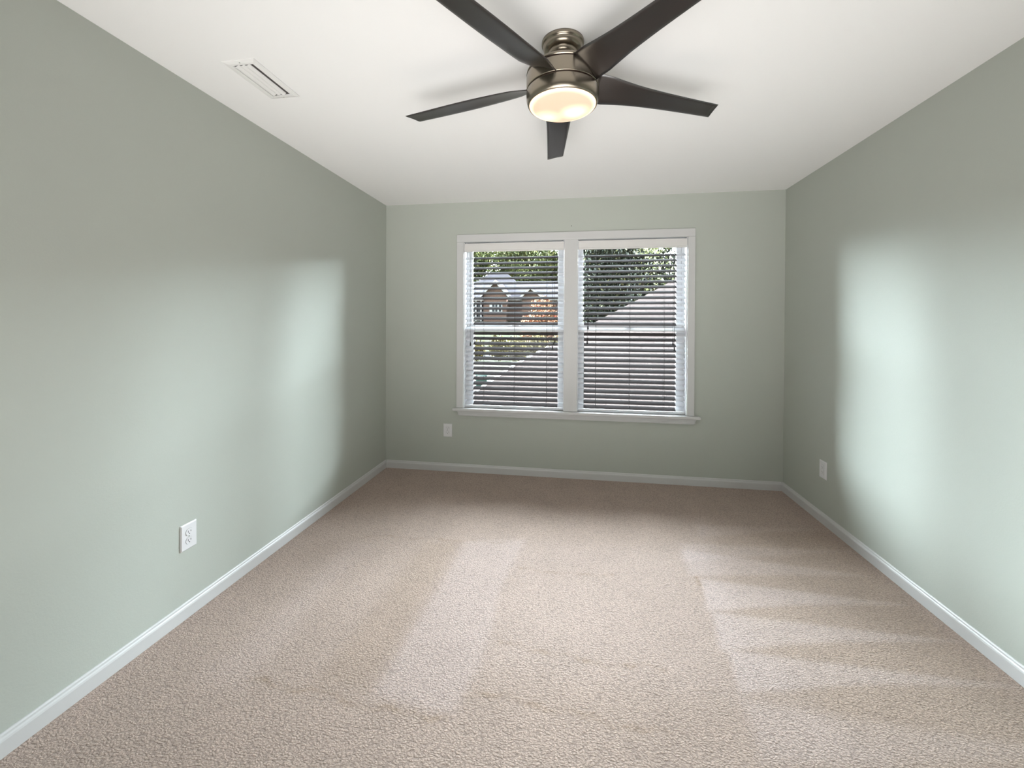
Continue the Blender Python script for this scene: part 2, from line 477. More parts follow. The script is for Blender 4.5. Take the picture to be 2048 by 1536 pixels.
def build_floor():
    nx, ny = 300, 520
    xs = [-A + (A + B) * i / nx for i in range(nx + 1)]
    ys = [REAR + (D - REAR) * i / ny for i in range(ny + 1)]
    verts = []; vals = []
    for y in ys:
        for x in xs:
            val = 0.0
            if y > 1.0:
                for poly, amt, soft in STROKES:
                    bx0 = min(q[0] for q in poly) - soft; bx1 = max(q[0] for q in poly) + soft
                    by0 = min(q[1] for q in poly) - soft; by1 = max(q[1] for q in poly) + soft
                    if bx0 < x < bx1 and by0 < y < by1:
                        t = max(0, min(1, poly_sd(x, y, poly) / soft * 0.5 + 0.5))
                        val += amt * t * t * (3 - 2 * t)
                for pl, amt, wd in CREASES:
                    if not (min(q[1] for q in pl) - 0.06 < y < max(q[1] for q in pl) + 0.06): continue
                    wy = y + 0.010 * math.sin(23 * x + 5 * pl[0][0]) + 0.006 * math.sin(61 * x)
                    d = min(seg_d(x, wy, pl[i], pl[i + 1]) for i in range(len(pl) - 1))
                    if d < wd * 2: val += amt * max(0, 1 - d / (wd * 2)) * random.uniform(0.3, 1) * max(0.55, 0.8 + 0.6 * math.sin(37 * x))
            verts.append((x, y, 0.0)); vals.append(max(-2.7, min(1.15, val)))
    faces = []
    for j in range(ny):
        for i in range(nx):
            a = j * (nx + 1) + i
            faces.append((a, a + 1, a + nx + 2, a + nx + 1))
    me = bpy.data.meshes.new('floor'); me.from_pydata(verts, [], faces)
    att = me.attributes.new('pile_lay', 'FLOAT', 'POINT'); att.data.foreach_set('value', vals)
    me.materials.append(M['carpet'])
    o = link(bpy.data.objects.new('floor', me))
    tag(o, 'beige cut-pile carpet covering the whole floor, marked by vacuum strokes', 'carpet', kind='structure')


build_floor()

T = 0.16
WX0, WX1, WZ0, WZ1 = -1.004, 0.919, 0.578, 2.079       # opening in the far wall


def struct(mb, name, mt, label, cat, bevel=0):
    return tag(mb.build(name, mt, bevel=bevel), label, cat, kind='structure')


def holed_wall(y0, y1, hx0, hx1, hz0, hz1):
    m = MB()
    x0, x1 = -A - T, B + T
    m.box(x0, hx0, y0, y1, -0.1, CEIL + 0.12); m.box(hx1, x1, y0, y1, -0.1, CEIL + 0.12)
    m.box(hx0, hx1, y0, y1, -0.1, hz0); m.box(hx0, hx1, y0, y1, hz1, CEIL + 0.12)
    return m


struct(holed_wall(D, D + T, WX0, WX1, WZ0, WZ1), 'wall_far', M['wall'], 'sage green end wall around the double window', 'wall')
m = MB(); m.box(-A - T, -A, REAR, D, -0.1, CEIL + 0.12)
struct(m, 'wall_left', M['wall'], 'long sage green wall on the left under the ceiling vent', 'wall')
m = MB(); m.box(B, B + T, REAR, D, -0.1, CEIL + 0.12)
struct(m, 'wall_right', M['wall'], 'long sage green wall on the right with a single wall plate', 'wall')
m = MB(); m.box(-A - T, B + T, REAR - T, REAR, -0.1, CEIL + 0.12)
struct(m, 'wall_near', M['wall'], 'sage green wall behind the photographer', 'wall')
m = MB(); m.box(-A, B, REAR, D, CEIL, CEIL + 0.12)
struct(m, 'ceiling', M['ceiling'], 'flat white ceiling over the whole room', 'ceiling')

# baseboards with a moulded top edge
BH = 0.071


def base_prof(s):
    return [(0, 0), (s * 0.0135, 0), (s * 0.0135, 0.050), (s * 0.0115, 0.056), (s * 0.0085, 0.061), (s * 0.0075, 0.067), (s * 0.004, BH), (0, BH)]


m = MB(); m.prism([(-A + p, z) for p, z in base_prof(1)], 'y', REAR, D)
struct(m, 'baseboard_left', M['trim'], 'white moulded baseboard along the left wall', 'baseboard')
m = MB(); m.prism([(B + p, z) for p, z in base_prof(-1)], 'y', REAR, D)
struct(m, 'baseboard_right', M['trim'], 'white moulded baseboard along the right wall', 'baseboard')
m = MB(); m.prism([(D + p, z) for p, z in base_prof(-1)], 'x', -A + 0.0135, B - 0.0135)
struct(m, 'baseboard_far', M['trim'], 'white moulded baseboard below the window wall', 'baseboard')

# window casing, stool and apron
CX0, CX1, CZ1 = -1.0675, 0.978, 2.147
MX0, MX1 = -0.103, 0.0135
m = MB()
yo, yi = D - 0.018, D - 0.0005


def casing(x0, x1, z0, z1):
    m.box(x0, x1, yo, yi, z0, z1)


casing(CX0, WX0, 0.583, WZ1); casing(WX1, CX1, 0.583, WZ1); casing(CX0, CX1, WZ1, CZ1); casing(MX0, MX1, 0.583, WZ1)
struct(m, 'trim_1', M['trim'], 'flat white casing boards framing the double window', 'window casing', bevel=0.003)
m = MB()
m.box(-1.0981, 1.0221, D - 0.046, D - 0.0005, 0.5575, 0.5825)
m.box(WX0, WX1, D - 0.0005, D + 0.085, 0.5575, 0.5825)
struct(m, 'trim_2', M['trim'], 'white window stool projecting under the double window', 'window sill', bevel=0.006)
m = MB()
k = len(m.v)
m.prism([(-1.062, 0.5575), (1.0, 0.5575), (0.973, 0.5135), (-1.040, 0.5135)], 'y', D - 0.020, D - 0.0005)
m.prism([(-1.055, 0.530), (0.990, 0.530), (0.977, 0.5185), (-1.045, 0.5185)], 'y', D - 0.024, D - 0.0195)
struct(m, 'trim_3', M['trim'], 'white apron moulding beneath the window stool', 'window apron', bevel=0.003)

# ------------------------------------------------------------------ windows (two double-hung units)
def window(name, x0, x1, ugl, lgl, label):
    """x0..x1 opening; ugl / lgl: glass edges (x0,x1,z0,z1) of the upper and the lower sash"""
    root = empty(name, ((x0 + x1) / 2, D + 0.11, WZ0))
    tag(root, label, 'window', kind='structure')
    inv = Matrix.Translation(-Vector(root.location))

    def put(mb, nm, mt, par, bevel=0.0):
        o = mb.build(nm, mt, par, bevel)
        if par is root: o.data.transform(inv)
        return o

    fr = MB()                                                     # frame lining the opening
    for a, b in ((x0, x0 + 0.006), (x1 - 0.006, x1)): fr.box(a, b, D + 0.0, D + T, 0.583, WZ1)
    fr.box(x0, x1, D + 0.0, D + T, WZ1 - 0.002, WZ1)
    for a, b in ((x0 + 0.006, x0 + 0.020), (x1 - 0.020, x1 - 0.006)): fr.box(a, b, D + 0.085, D + T, 0.583, WZ1 - 0.006)
    fr.box(x0, x1, D + 0.0855, D + T + 0.02, 0.555, 0.583)
    put(fr, 'window_frame', M['vinyl'], root, 0.002)

    def sash(nm, g, ox0, ox1, oz0, oz1, ya, yb, latch):
        s = MB()
        s.box(ox0, g[0], ya, yb, oz0, oz1); s.box(g[1], ox1, ya, yb, oz0, oz1)
        s.box(g[0], g[1], ya, yb, oz0, g[2]); s.box(g[0], g[1], ya, yb, g[3], oz1)
        so = put(s, nm, M['vinyl'], root, 0.003)
        gl = MB(); gl.box(g[0] - 0.004, g[1] + 0.004, (ya + yb) / 2 - 0.002, (ya + yb) / 2 + 0.002, g[2] - 0.004, g[3] + 0.004)
        p = gl.build('pane', M['glass'], so); p.data.transform(inv)
        if latch:
            la = MB(); xc = (g[0] + g[1]) / 2
            la.box(xc - 0.03, xc + 0.03, ya - 0.001, ya + 0.02, oz1, oz1 + 0.012)
            q = la.build('sash_lock', M['vinyl'], so, 0.003); q.data.transform(inv)

    sash('upper_sash', ugl, x0 + 0.020, x1 - 0.020, ugl[2] - 0.035, WZ1 - 0.008, D + 0.122, D + 0.150, False)
    sash('lower_sash', lgl, x0 + 0.020, x1 - 0.020, 0.584, lgl[3] + 0.055, D + 0.088, D + 0.116, True)


window('window_1', WX0, MX0, (-0.955, -0.1637, 1.3385, 2.035), (-0.9335, -0.1575, 0.605, 1.2735),
       'left unit of the white double window, looking out on the house')
window('window_2', MX1, WX1, (0.0615, 0.857, 1.3345, 2.035), (0.0735, 0.8525, 0.602, 1.2850),
       'right unit of the white double window, looking out on the slanting roof')
m = MB(); m.box(MX0, MX1, D + 0.0, D + T, 0.583, WZ1)
struct(m, 'trim_4', M['trim'], 'white post between the two window units', 'window mullion')

# ------------------------------------------------------------------ blinds
PITCH, Z0S = 0.0454, 1.3502
TILT = math.radians(30)


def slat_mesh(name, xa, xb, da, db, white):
    """a crowned white slat; its darkness against the glass is painted from da to db"""
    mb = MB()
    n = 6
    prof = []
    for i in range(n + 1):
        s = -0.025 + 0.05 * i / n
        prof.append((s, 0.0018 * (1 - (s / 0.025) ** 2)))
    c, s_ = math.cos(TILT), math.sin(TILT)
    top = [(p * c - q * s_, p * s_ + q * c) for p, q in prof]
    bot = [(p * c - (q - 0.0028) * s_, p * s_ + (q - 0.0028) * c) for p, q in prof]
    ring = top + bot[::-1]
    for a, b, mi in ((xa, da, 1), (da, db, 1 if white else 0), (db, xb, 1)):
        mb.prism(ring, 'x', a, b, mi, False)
    o = mb.build(name, [M['slat'], M['slat_white']])
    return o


def blind(x0, x1, da, db, ladders, cords, label, zoff):
    root = empty('window_blind', ((x0 + x1) / 2, D + 0.045, 2.07))
    tag(root, label, 'window blind', 'slatted blinds in the double window')
    ox, oy, oz = root.location
    inv = Matrix.Translation(-Vector(root.location))

    def part(mb, nm, mt, par=root, bevel=0.0):
        o = mb.build(nm, mt, par, bevel); o.data.transform(inv); return o

    v = MB()                                                       # moulded valance board with short returns
    v.prism([(D - 0.008, 1.992), (D + 0.006, 1.992), (D + 0.006, 2.067), (D - 0.008, 2.067), (D - 0.008, 2.061), (D - 0.005, 2.058),
             (D - 0.005, 2.006), (D - 0.009, 2.003)], 'x', x0 - 0.003, x1 + 0.003)
    part(v, 'valance', M['valance'])
    hr = MB(); hr.box(x0 + 0.008, x1 - 0.008, D + 0.015, D + 0.068, 2.018, 2.068)
    part(hr, 'headrail', M['slat_white'], bevel=0.003)
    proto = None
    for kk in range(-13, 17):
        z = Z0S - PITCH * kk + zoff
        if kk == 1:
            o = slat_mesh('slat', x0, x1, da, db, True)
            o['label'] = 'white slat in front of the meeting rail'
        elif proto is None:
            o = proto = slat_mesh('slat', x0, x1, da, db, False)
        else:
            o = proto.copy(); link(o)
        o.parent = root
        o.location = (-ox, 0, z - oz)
    b = MB()
    b.prism([(D + 0.022, 0.588), (D + 0.066, 0.588), (D + 0.068, 0.592), (D + 0.066, 0.606), (D + 0.022, 0.606), (D + 0.020, 0.602)], 'x', x0, x1, 0)
    part(b, 'bottom_rail', M['slat_white'])
    for x in ladders:
        l = MB()
        for yy in (D + 0.0195, D + 0.0705): l.tube([(x, yy, 2.02), (x, yy, 0.605)], 0.0011, 5)
        part(l, 'ladder_cord', M['cord'])
    for x, zend in cords:
        l = MB(); l.tube([(x, D + 0.012, 2.02), (x, D + 0.012, zend + 0.03)], 0.0012, 6)
        co = part(l, 'pull_cord', M['cord'])
        t = MB(); t.lathe([(0.001, zend + 0.034), (0.0045, zend + 0.030), (0.006, zend + 0.012), (0.0075, zend), (0.001, zend - 0.001)], 12, (x, D + 0.012))
        part(t, 'tassel', M['tassel'], co)
    return root


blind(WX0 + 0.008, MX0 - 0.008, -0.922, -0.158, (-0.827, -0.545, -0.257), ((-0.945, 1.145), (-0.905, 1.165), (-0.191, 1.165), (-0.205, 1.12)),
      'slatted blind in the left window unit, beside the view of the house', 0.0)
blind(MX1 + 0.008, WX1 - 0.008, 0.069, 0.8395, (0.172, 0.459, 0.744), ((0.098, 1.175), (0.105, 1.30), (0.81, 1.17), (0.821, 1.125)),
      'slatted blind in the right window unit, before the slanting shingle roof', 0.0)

# ------------------------------------------------------------------ wall plates
def outlet(loc, rz, label, style='duplex'):
    """plate built facing -y, its back at y=0"""
    root = empty('wall_outlet', loc, rz)
    tag(root, label, 'outlet', 'white wall outlet plates')
    p = MB()
    hw, hh = 0.0405, 0.060
    n = len(p.v)
    for y, i in ((0, 0.0), (-0.003, 0.0), (-0.0065, 0.005)):
        p.v += [(-hw + i, y, -hh + i), (hw - i, y, -hh + i), (hw - i, y, hh - i), (-hw + i, y, hh - i)]
    for a in (0, 4):
        for i in range(4):
            j = (i + 1) % 4; p.face((n + a + i, n + a + j, n + a + 4 + j, n + a + 4 + i))
    p.face((n + 8, n + 9, n + 10, n + 11)); p.face((n + 3, n + 2, n + 1, n))
    p.build('cover_plate', M['plate'], root, 0.0012)

    def face(zc):
        r = MB()
        if style == 'duplex':
            pts = []
            for i in range(28):
                t = 2 * PI * i / 28
                pts.append((max(-0.0172, min(0.0172, 0.0172 * 1.0 * math.cos(t) * 1.0)), zc + max(-0.0140, min(0.0140, 0.0172 * math.sin(t)))))
            r.prism(pts, 'y', -0.0084, -0.0060)
        else:
            r.box(-0.0165, 0.0165, -0.0084, -0.0060, zc - 0.0165, zc + 0.0165)
        o = r.build('receptacle', M['plate'], root, 0.0005)
        s = MB()
        s.box(-0.0078, -0.0058, -0.0088, -0.0080, zc - 0.002, zc + 0.0075)
        s.box(0.0058, 0.0078, -0.0088, -0.0080, zc - 0.001, zc + 0.0065)
        n0 = len(s.v)
        s.prism([(0.0024 * math.cos(2 * PI * i / 12), zc - 0.0075 + 0.0024 * math.sin(2 * PI * i / 12)) for i in range(12)], 'y', -0.0088, -0.0080)
        s.build('slots', M['slot'] if style == 'duplex' else M['groove'], o)
        g = MB()                                                   # grey rim painted as the shade in the joint around the receptacle
        if style == 'duplex':
            pts = [(max(-0.0180, min(0.0180, 0.0180 * math.cos(2 * PI * i / 28))), zc + max(-0.0148, min(0.0148, 0.0180 * math.sin(2 * PI * i / 28)))) for i in range(28)]
            g.prism(pts, 'y', -0.0068, -0.0060)
        else:
            g.box(-0.0175, 0.0175, -0.0068, -0.0060, zc - 0.0170, zc + 0.0170)
        g.build('joint_shade', M['groove'], o)

    if style == 'duplex':
        face(0.0195); face(-0.0195)
        sc_ = MB(); sc_.prism([(0.0028 * math.cos(2 * PI * i / 12), 0.0028 * math.sin(2 * PI * i / 12)) for i in range(12)], 'y', -0.0076, -0.0060)
        sc_.build('screw', M['screw'], root)
    else:
        face(0.0168); face(-0.0168)
    return root


outlet((-A, 1.6685, 0.3685), PI / 2, 'white duplex outlet low on the left wall, seen at a slant')
outlet((-1.151, D, 0.3725), 0, 'white duplex outlet low on the end wall, left below the window')
outlet((B, 3.131, 0.3633), -PI / 2, 'white rectangular outlet plate low on the right wall near the corner', 'square')

# small nail above the window
m = MB(); m.prism([(-0.043 + 0.003 * math.cos(2 * PI * i / 10), 2.199 + 0.003 * math.sin(2 * PI * i / 10)) for i in range(10)], 'y', D - 0.004, D + 0.004)
tag(m.build('nail', M['slot']), 'tiny dark nail left in the wall just above the window casing', 'nail')

# ------------------------------------------------------------------ ceiling vent
def vent():
    x0, x1, y0, y1 = -1.474, -1.323, 1.560, 1.852
    root = empty('air_vent', ((x0 + x1) / 2, (y0 + y1) / 2, CEIL))
    tag(root, 'white rectangular air register set in the ceiling near the left wall', 'air vent')
    inv = Matrix.Translation(-Vector(root.location))

    def part(mb, nm, mt, bevel=0.0, par=root):
        o = mb.build(nm, mt, par, bevel); o.data.transform(inv); return o
    f = MB()
    ix0, ix1, iy0, iy1 = x0 + 0.030, x1 - 0.026, y0 + 0.026, y1 - 0.026
    lip = CEIL - 0.007

    def ring(a, b):
        n = len(f.v)
        for (xx0, xx1, yy0, yy1, z) in (a, b):
            f.v.extend([(xx0, yy0, z), (xx1, yy0, z), (xx1, yy1, z), (xx0, yy1, z)])
        for i in range(4):
            j = (i + 1) % 4; f.face((n + i, n + j, n + 4 + j, n + 4 + i))
    r0 = (x0, x1, y0, y1, CEIL - 0.0005); r1 = (x0, x1, y0, y1, CEIL - 0.003)
    r2 = (ix0 - 0.010, ix1 + 0.010, iy0 - 0.010, iy1 + 0.010, lip); r3 = (ix0, ix1, iy0, iy1, lip); r4 = (ix0, ix1, iy0, iy1, CEIL - 0.0005)
    for a, b in ((r0, r1), (r1, r2), (r2, r3), (r3, r4)): ring(a, b)
    part(f, 'frame', M['vent'])
    b = MB(); b.box(ix0, ix1, iy0, iy1, CEIL - 0.0015, CEIL - 0.0005)
    part(b, 'duct_opening', M['vent_dark'])
    wdt = (ix1 - ix0)
    for i, (xa, xb) in enumerate(((ix0 + 0.002, ix0 + 0.028), (ix0 + 0.030, ix0 + 0.052), (ix0 + 0.053, ix1 - 0.0165))):
        v = MB()                                                  # long curved louvre
        pts = []
        for s in range(7):
            t = s / 6
            pts.append((xa + (xb - xa) * t, CEIL - 0.003 - 0.008 * math.sin(PI * (0.15 + 0.8 * t))))
        ringp = pts + [(x, z + 0.0012) for x, z in pts[::-1]]
        v.prism(ringp, 'y', iy0 + 0.001, iy1 - 0.012, smooth=False)
        part(v, 'louver', M['vent'])
    for yy in (y0 + 0.012, y1 - 0.012):
        s = MB(); s.lathe([(0.001, CEIL - 0.0070), (0.003, CEIL - 0.0066), (0.0034, CEIL - 0.003)], 12, ((x0 + x1) / 2, yy))
        part(s, 'screw', M['screw'])
    l = MB()
    for xx in (ix0 + 0.020, ix0 + 0.036): l.box(xx - 0.002, xx + 0.002, iy1 - 0.012, iy1 - 0.006, CEIL - 0.009, CEIL - 0.003)
    part(l, 'damper_lever', M['screw'])


vent()

# ------------------------------------------------------------------ ceiling fan
def ceiling_fan():
    cx, cy = -0.057, 1.648
    root = empty('ceiling_fan', (cx, cy, CEIL))
    tag(root, 'brushed nickel ceiling fan with five dark blades and a lit round glass', 'ceiling fan')

    def part(mb, nm, mt, par=root, bevel=0.0, mv=True):
        return mb.build(nm, mt, par, bevel)
    z = lambda v: v - CEIL
    c = MB()
    c.lathe([(0.060, z(2.4395)), (0.0815, z(2.4395)), (0.0815, z(2.4290)), (0.0795, z(2.4255)), (0.0765, z(2.4250)), (0.0760, z(2.4180)), (0.0735, z(2.4090)),
             (0.0670, z(2.4020)), (0.0575, z(2.3990)), (0.0560, z(2.3985)), (0.0550, z(2.395)), (0.0545, z(2.380))])
    part(c, 'canopy', M['nickel'])
    n = MB()
    n.lathe([(0.0540, z(2.3805)), (0.0545, z(2.362)), (0.060, z(2.352)), (0.075, z(2.345))])
    part(n, 'neck', M['nickel'])
    u = MB()
    u.lathe([(0.070, z(2.346)), (0.110, z(2.338)), (0.130, z(2.329)), (0.1385, z(2.320)), (0.1400, z(2.3125)), (0.120, z(2.3120))])
    part(u, 'motor_cap', M['nickel'])
    h = MB()
    h.lathe([(0.134, z(2.3125)), (0.1365, z(2.3125)), (0.1365, z(2.3065))], m=1)
    h.lathe([(0.1365, z(2.3068)), (0.1395, z(2.3062)), (0.1400, z(2.3040)), (0.1400, z(2.2550)), (0.1395, z(2.2528)), (0.1365, z(2.2522))])
    h.lathe([(0.1365, z(2.2525)), (0.1365, z(2.2465)), (0.134, z(2.2465))], m=1)
    part(h, 'motor_housing', [M['nickel'], M['fan_groove']])
    b = MB()
    b.lathe([(0.1340, z(2.2470)), (0.1395, z(2.2466)), (0.1402, z(2.2445)), (0.1402, z(2.2260)), (0.1390, z(2.2130)), (0.1360, z(2.2020)), (0.1320, z(2.1955)), (0.1295, z(2.1940)), (0.1285, z(2.1960)), (0.1285, z(2.2050))])
    part(b, 'light_housing', M['nickel'])
    g = MB()
    prof = [(0.1284, z(2.2000)), (0.1280, z(2.1945))]
    for i in range(1, 13):
        t = i / 12
        prof.append((0.1280 * math.cos(t * PI / 2) if i < 12 else 0.0005, z(2.1945) - 0.016 * math.sin(t * PI / 2)))
    g.lathe(prof)
    gl = part(g, 'light_glass', M['lamp'])
    gl['label'] = 'glowing round frosted glass'

    # blades: wide and steep at the hub, narrower and flatter at the tip
    nL, nC = 26, 10
    rows = []
    for i in range(nL + 1):
        t = i / nL
        r = 0.128 + (0.690 - 0.128) * t
        if r < 0.19: half = 0.056 + (0.063 - 0.056) * (r - 0.128) / 0.062
        elif r < 0.30: half = 0.063 + (0.0555 - 0.063) * (r - 0.19) / 0.11
        else: half = 0.0555 + (0.0425 - 0.0555) * ((r - 0.30) / 0.39) ** 0.9
        dz = 0.005 + 0.024 * (1 - t) ** 3.4
        zc = 2.2805 + (2.265 - 2.2805) * t
        rows.append((r, half, dz, zc))
    bl = MB()
    th = 0.0028
    for side in (1, -1):
        for r, half, dz, zc in rows:
            for k in range(nC + 1):
                s = -1 + 2 * k / nC                                # +1 = counter-clockwise edge, the lower one
                rr = r + (0.010 * s if r > 0.68 else 0.010 * s * max(0, (r - 0.5) / 0.19))
                cup = -0.004 * (1 - s * s)
                edge = math.sqrt(max(0.0, 1 - abs(s) ** 6)) * 0.85 + 0.15
                bl.v.append((rr, half * s, z(zc) - dz * s - cup * 0.6 + side * th * edge))
    st = nC + 1
    off = (nL + 1) * st
    for i in range(nL):
        for k in range(nC):
            a = i * st + k
            bl.face((a, a + 1, a + st + 1, a + st), 0, True)
            bl.face((off + a, off + a + st, off + a + st + 1, off + a + 1), 0, True)
    for i in range(nL):
        for k in (0, nC):
            a = i * st + k; bl.face((a, a + st, off + a + st, off + a))
    for k in range(nC):
        for i in (0, nL):
            a = i * st + k; bl.face((a, a + 1, off + a + 1, off + a))
    first = bl.build('blade', M['blade'], root)
    first.rotation_euler = (0, 0, math.radians(95.1))
    for kk in range(1, 5):
        o = first.copy(); link(o); o.parent = root
        o.rotation_euler = (0, 0, math.radians(95.1 + 72 * kk))


ceiling_fan()

# ------------------------------------------------------------------ outdoors
def terr(x, y):
    pts = [(-60, -1.6), (4, -1.5), (12, -1.1), (17, -0.85), (20, -0.70), (28, -0.80), (34, -0.5), (48, 1.55), (60, 2.2), (120, 5.0)]
    for (ya, za), (yb, zb) in zip(pts, pts[1:]):
        if y <= yb:
            t = max(0, (y - ya) / (yb - ya)); return za + (zb - za) * t
    return pts[-1][1]


def patch(name, x0, x1, y0, y1, nx, ny, lift, mt, label, cat, flat_under=True):
    mb = MB()
    for j in range(ny + 1):
        for i in range(nx + 1):
            x = x0 + (x1 - x0) * i / nx; y = y0 + (y1 - y0) * j / ny
            zz = terr(x, y) + lift
            mb.v.append((x, y, zz))
    for j in range(ny):
        for i in range(nx):
            a = j * (nx + 1) + i; mb.face((a, a + 1, a + nx + 2, a + nx + 1), 0, True)
    return struct(mb, name, mt, label, cat)


patch('ground', -90, 90, -60, 110, 20, 170, 0.0, M['lawn'], 'green lawn sloping up to the house across the street', 'lawn')
patch('driveway', -9.0, -1.9, 12.2, 21.5, 6, 24, 0.02, M['concrete'], 'pale concrete driveway below the left window', 'driveway')
patch('street', -90, 90, 26.3, 29.3, 20, 8, 0.02, M['asphalt'], 'grey street in front of the brick house', 'street')


def roof_z(y): return 1.35 + (y - 9.0) * 0.7


def wing():
    root = empty('roof_wing', (2.0, 8.5, terr(2, 8)))
    tag(root, 'wing of the house with a slanting pale shingle roof outside the right window', 'roof')
    edge = [(-2.45, 6.55), (-1.906, 7.10), (-1.593, 7.399), (-1.136, 7.855), (-0.517, 8.352), (0.432, 9.078), (1.383, 9.794), (2.276, 10.495), (4.4, 12.2)]
    # work in a frame lying in the slope so that the courses run along the eave
    loc = root.location
    sl = math.sqrt(1 + 0.49)
    outline = edge + [(9.0, 12.2), (9.0, 6.55)]
    m = MB()
    top = [(x, (y - 9.0) * sl, 0.0) for x, y in outline]
    n = len(top)
    m.v += top + [(a, b, -0.12) for a, b, _ in top]
    m.face(tuple(range(n))); m.face(tuple(range(2 * n - 1, n - 1, -1)))
    for i in range(n):
        j = (i + 1) % n; m.face((i, n + i, n + j, j))
    o = m.build('shingle_roof', M['wing_roof'], root)
    o.rotation_euler = (math.atan(0.7), 0, 0)
    o.location = Vector((0, 9.0, 1.35)) - loc
    g = MB()
    g.tube([(x - 0.03, y + 0.02, roof_z(y) - 0.01) for x, y in edge[:5]], [0.035, 0.035, 0.035, 0.035, 0.02], 8)
    o = g.build('gutter', M['gutter_white'], root); o.data.transform(Matrix.Translation(-loc))
    wl = MB()
    wl.box(-1.9, 9.0, 7.6, 12.0, terr(2, 8) - 0.3, roof_z(7.6) - 0.30)
    o = wl.build('brick_wall', M['brick'], root); o.data.transform(Matrix.Translation(-loc))


wing()


def house():
    Y = 50.0
    root = empty('brick_house', (-8, Y, terr(0, Y)))
    tag(root, 'brick house with grey hipped and gabled roofs across the street', 'house')
    loc = root.location; inv = Matrix.Translation(-loc)

    def part(mb, nm, mt, par=root):
        o = mb.build(nm, mt, par); o.data.transform(inv); return o
    w_ = MB(); w_.box(-20.0, 2.0, Y, Y + 9, 1.0, 4.35)
    part(w_, 'wall', M['brick'])
    r = MB()                                                       # long main roof, eave at the front
    r.poly([(-20.8, Y - 0.6, 4.25), (2.8, Y - 0.6, 4.25), (0.8, Y + 4.5, 6.9), (-18.8, Y + 4.5, 6.9)])
    r.poly([(2.8, Y - 0.6, 4.25), (2.8, Y + 9.6, 4.25), (0.8, Y + 4.5, 6.9)])
    r.poly([(-20.8, Y - 0.6, 4.25), (-18.8, Y + 4.5, 6.9), (-20.8, Y + 9.6, 4.25)])
    r.poly([(2.8, Y + 9.6, 4.25), (-20.8, Y + 9.6, 4.25), (-18.8, Y + 4.5, 6.9), (0.8, Y + 4.5, 6.9)])
    part(r, 'main_roof', M['house_roof'])
    r = MB()                                                       # taller hip behind it
    f0, b0, zt, ze = Y + 3.0, Y + 9.5, 8.1, 5.6
    p = [(-14.6, f0, ze), (-6.4, f0, ze), (-6.4, b0, ze), (-14.6, b0, ze), (-11.7, Y + 6, zt), (-9.2, Y + 6, zt)]
    for q in ((0, 1, 5, 4), (1, 2, 5), (2, 3, 4, 5), (3, 0, 4)): r.poly([p[i] for i in q])
    part(r, 'upper_roof', M['house_roof'])
    f = MB(); f.box(-20.8, 2.8, Y - 0.66, Y - 0.58, 4.12, 4.28)
    part(f, 'fascia', M['ext_white'])

    def gable(xl, xr, xp, zp, ze, yf, zb):
        g = MB()
        g.prism([(xl + 0.35, zb), (xr - 0.35, zb), (xr - 0.35, ze + 0.3), (xp, zp - 0.25), (xl + 0.35, ze + 0.3)], 'y', yf, Y + 0.4)
        part(g, 'gable_wall', M['brick'])
        rr = MB()
        for (xa, za), (xb, zb_) in (((xl, ze), (xp, zp)), ((xp, zp), (xr, ze))):
            rr.poly([(xa, yf - 0.35, za + .05), (xb, yf - 0.35, zb_ + .05), (xb, Y + 4.0, zb_ + .05), (xa, Y + 4.0, za + .05)])
            rr.poly([(xa, yf - 0.35, za - .07), (xb, yf - 0.35, zb_ - .07), (xb, Y + 4.0, zb_ - .07), (xa, Y + 4.0, za - .07)])
        part(rr, 'gable_roof', M['house_roof'])
        rk = MB()
        for (xa, za), (xb, zb_) in (((xl, ze), (xp, zp)), ((xp, zp), (xr, ze))):
            rk.prism([(xa, za + 0.06), (xb, zb_ + 0.06), (xb, zb_ - 0.24), (xa, za - 0.24)], 'y', yf - 0.42, yf - 0.34)
        part(rk, 'rake_board', M['ext_white'])

    gable(-11.15, -7.70, -9.36, 6.40, 4.55, Y - 1.6, 1.0)
    gable(-6.60, -3.6, -5.25, 5.60, 4.35, Y - 1.2, 1.0)
    # gable window with white frame and dark panes
    wn = MB(); wn.box(-10.05, -8.55, Y - 1.72, Y - 1.60, 2.65, 3.80)
    wf = part(wn, 'window', M['ext_white'])
    for xa, xb in ((-9.72, -9.45), (-9.35, -9.10), (-8.92, -8.65)):
        pn = MB(); pn.box(xa, xb, Y - 1.76, Y - 1.71, 2.75, 3.70)
        part(pn, 'pane', M['pane_and_shade'], wf)
    # porch with white columns on the left; a dark slab paints its recess shade
    po = MB(); po.box(-12.9, -11.2, Y - 0.06, Y - 0.01, 1.6, 3.9)
    part(po, 'porch_shade', M['pane_and_shade'])
    for xx in (-12.55, -12.0, -11.35):
        c = MB(); c.box(xx - 0.08, xx + 0.08, Y - 0.5, Y - 0.34, 1.5, 4.15)
        part(c, 'porch_column', M['ext_white'])
    rl = MB(); rl.box(-12.9, -11.2, Y - 0.55, Y - 0.45, 1.75, 2.15)
    part(rl, 'porch_rail', M['ext_white'])


house()


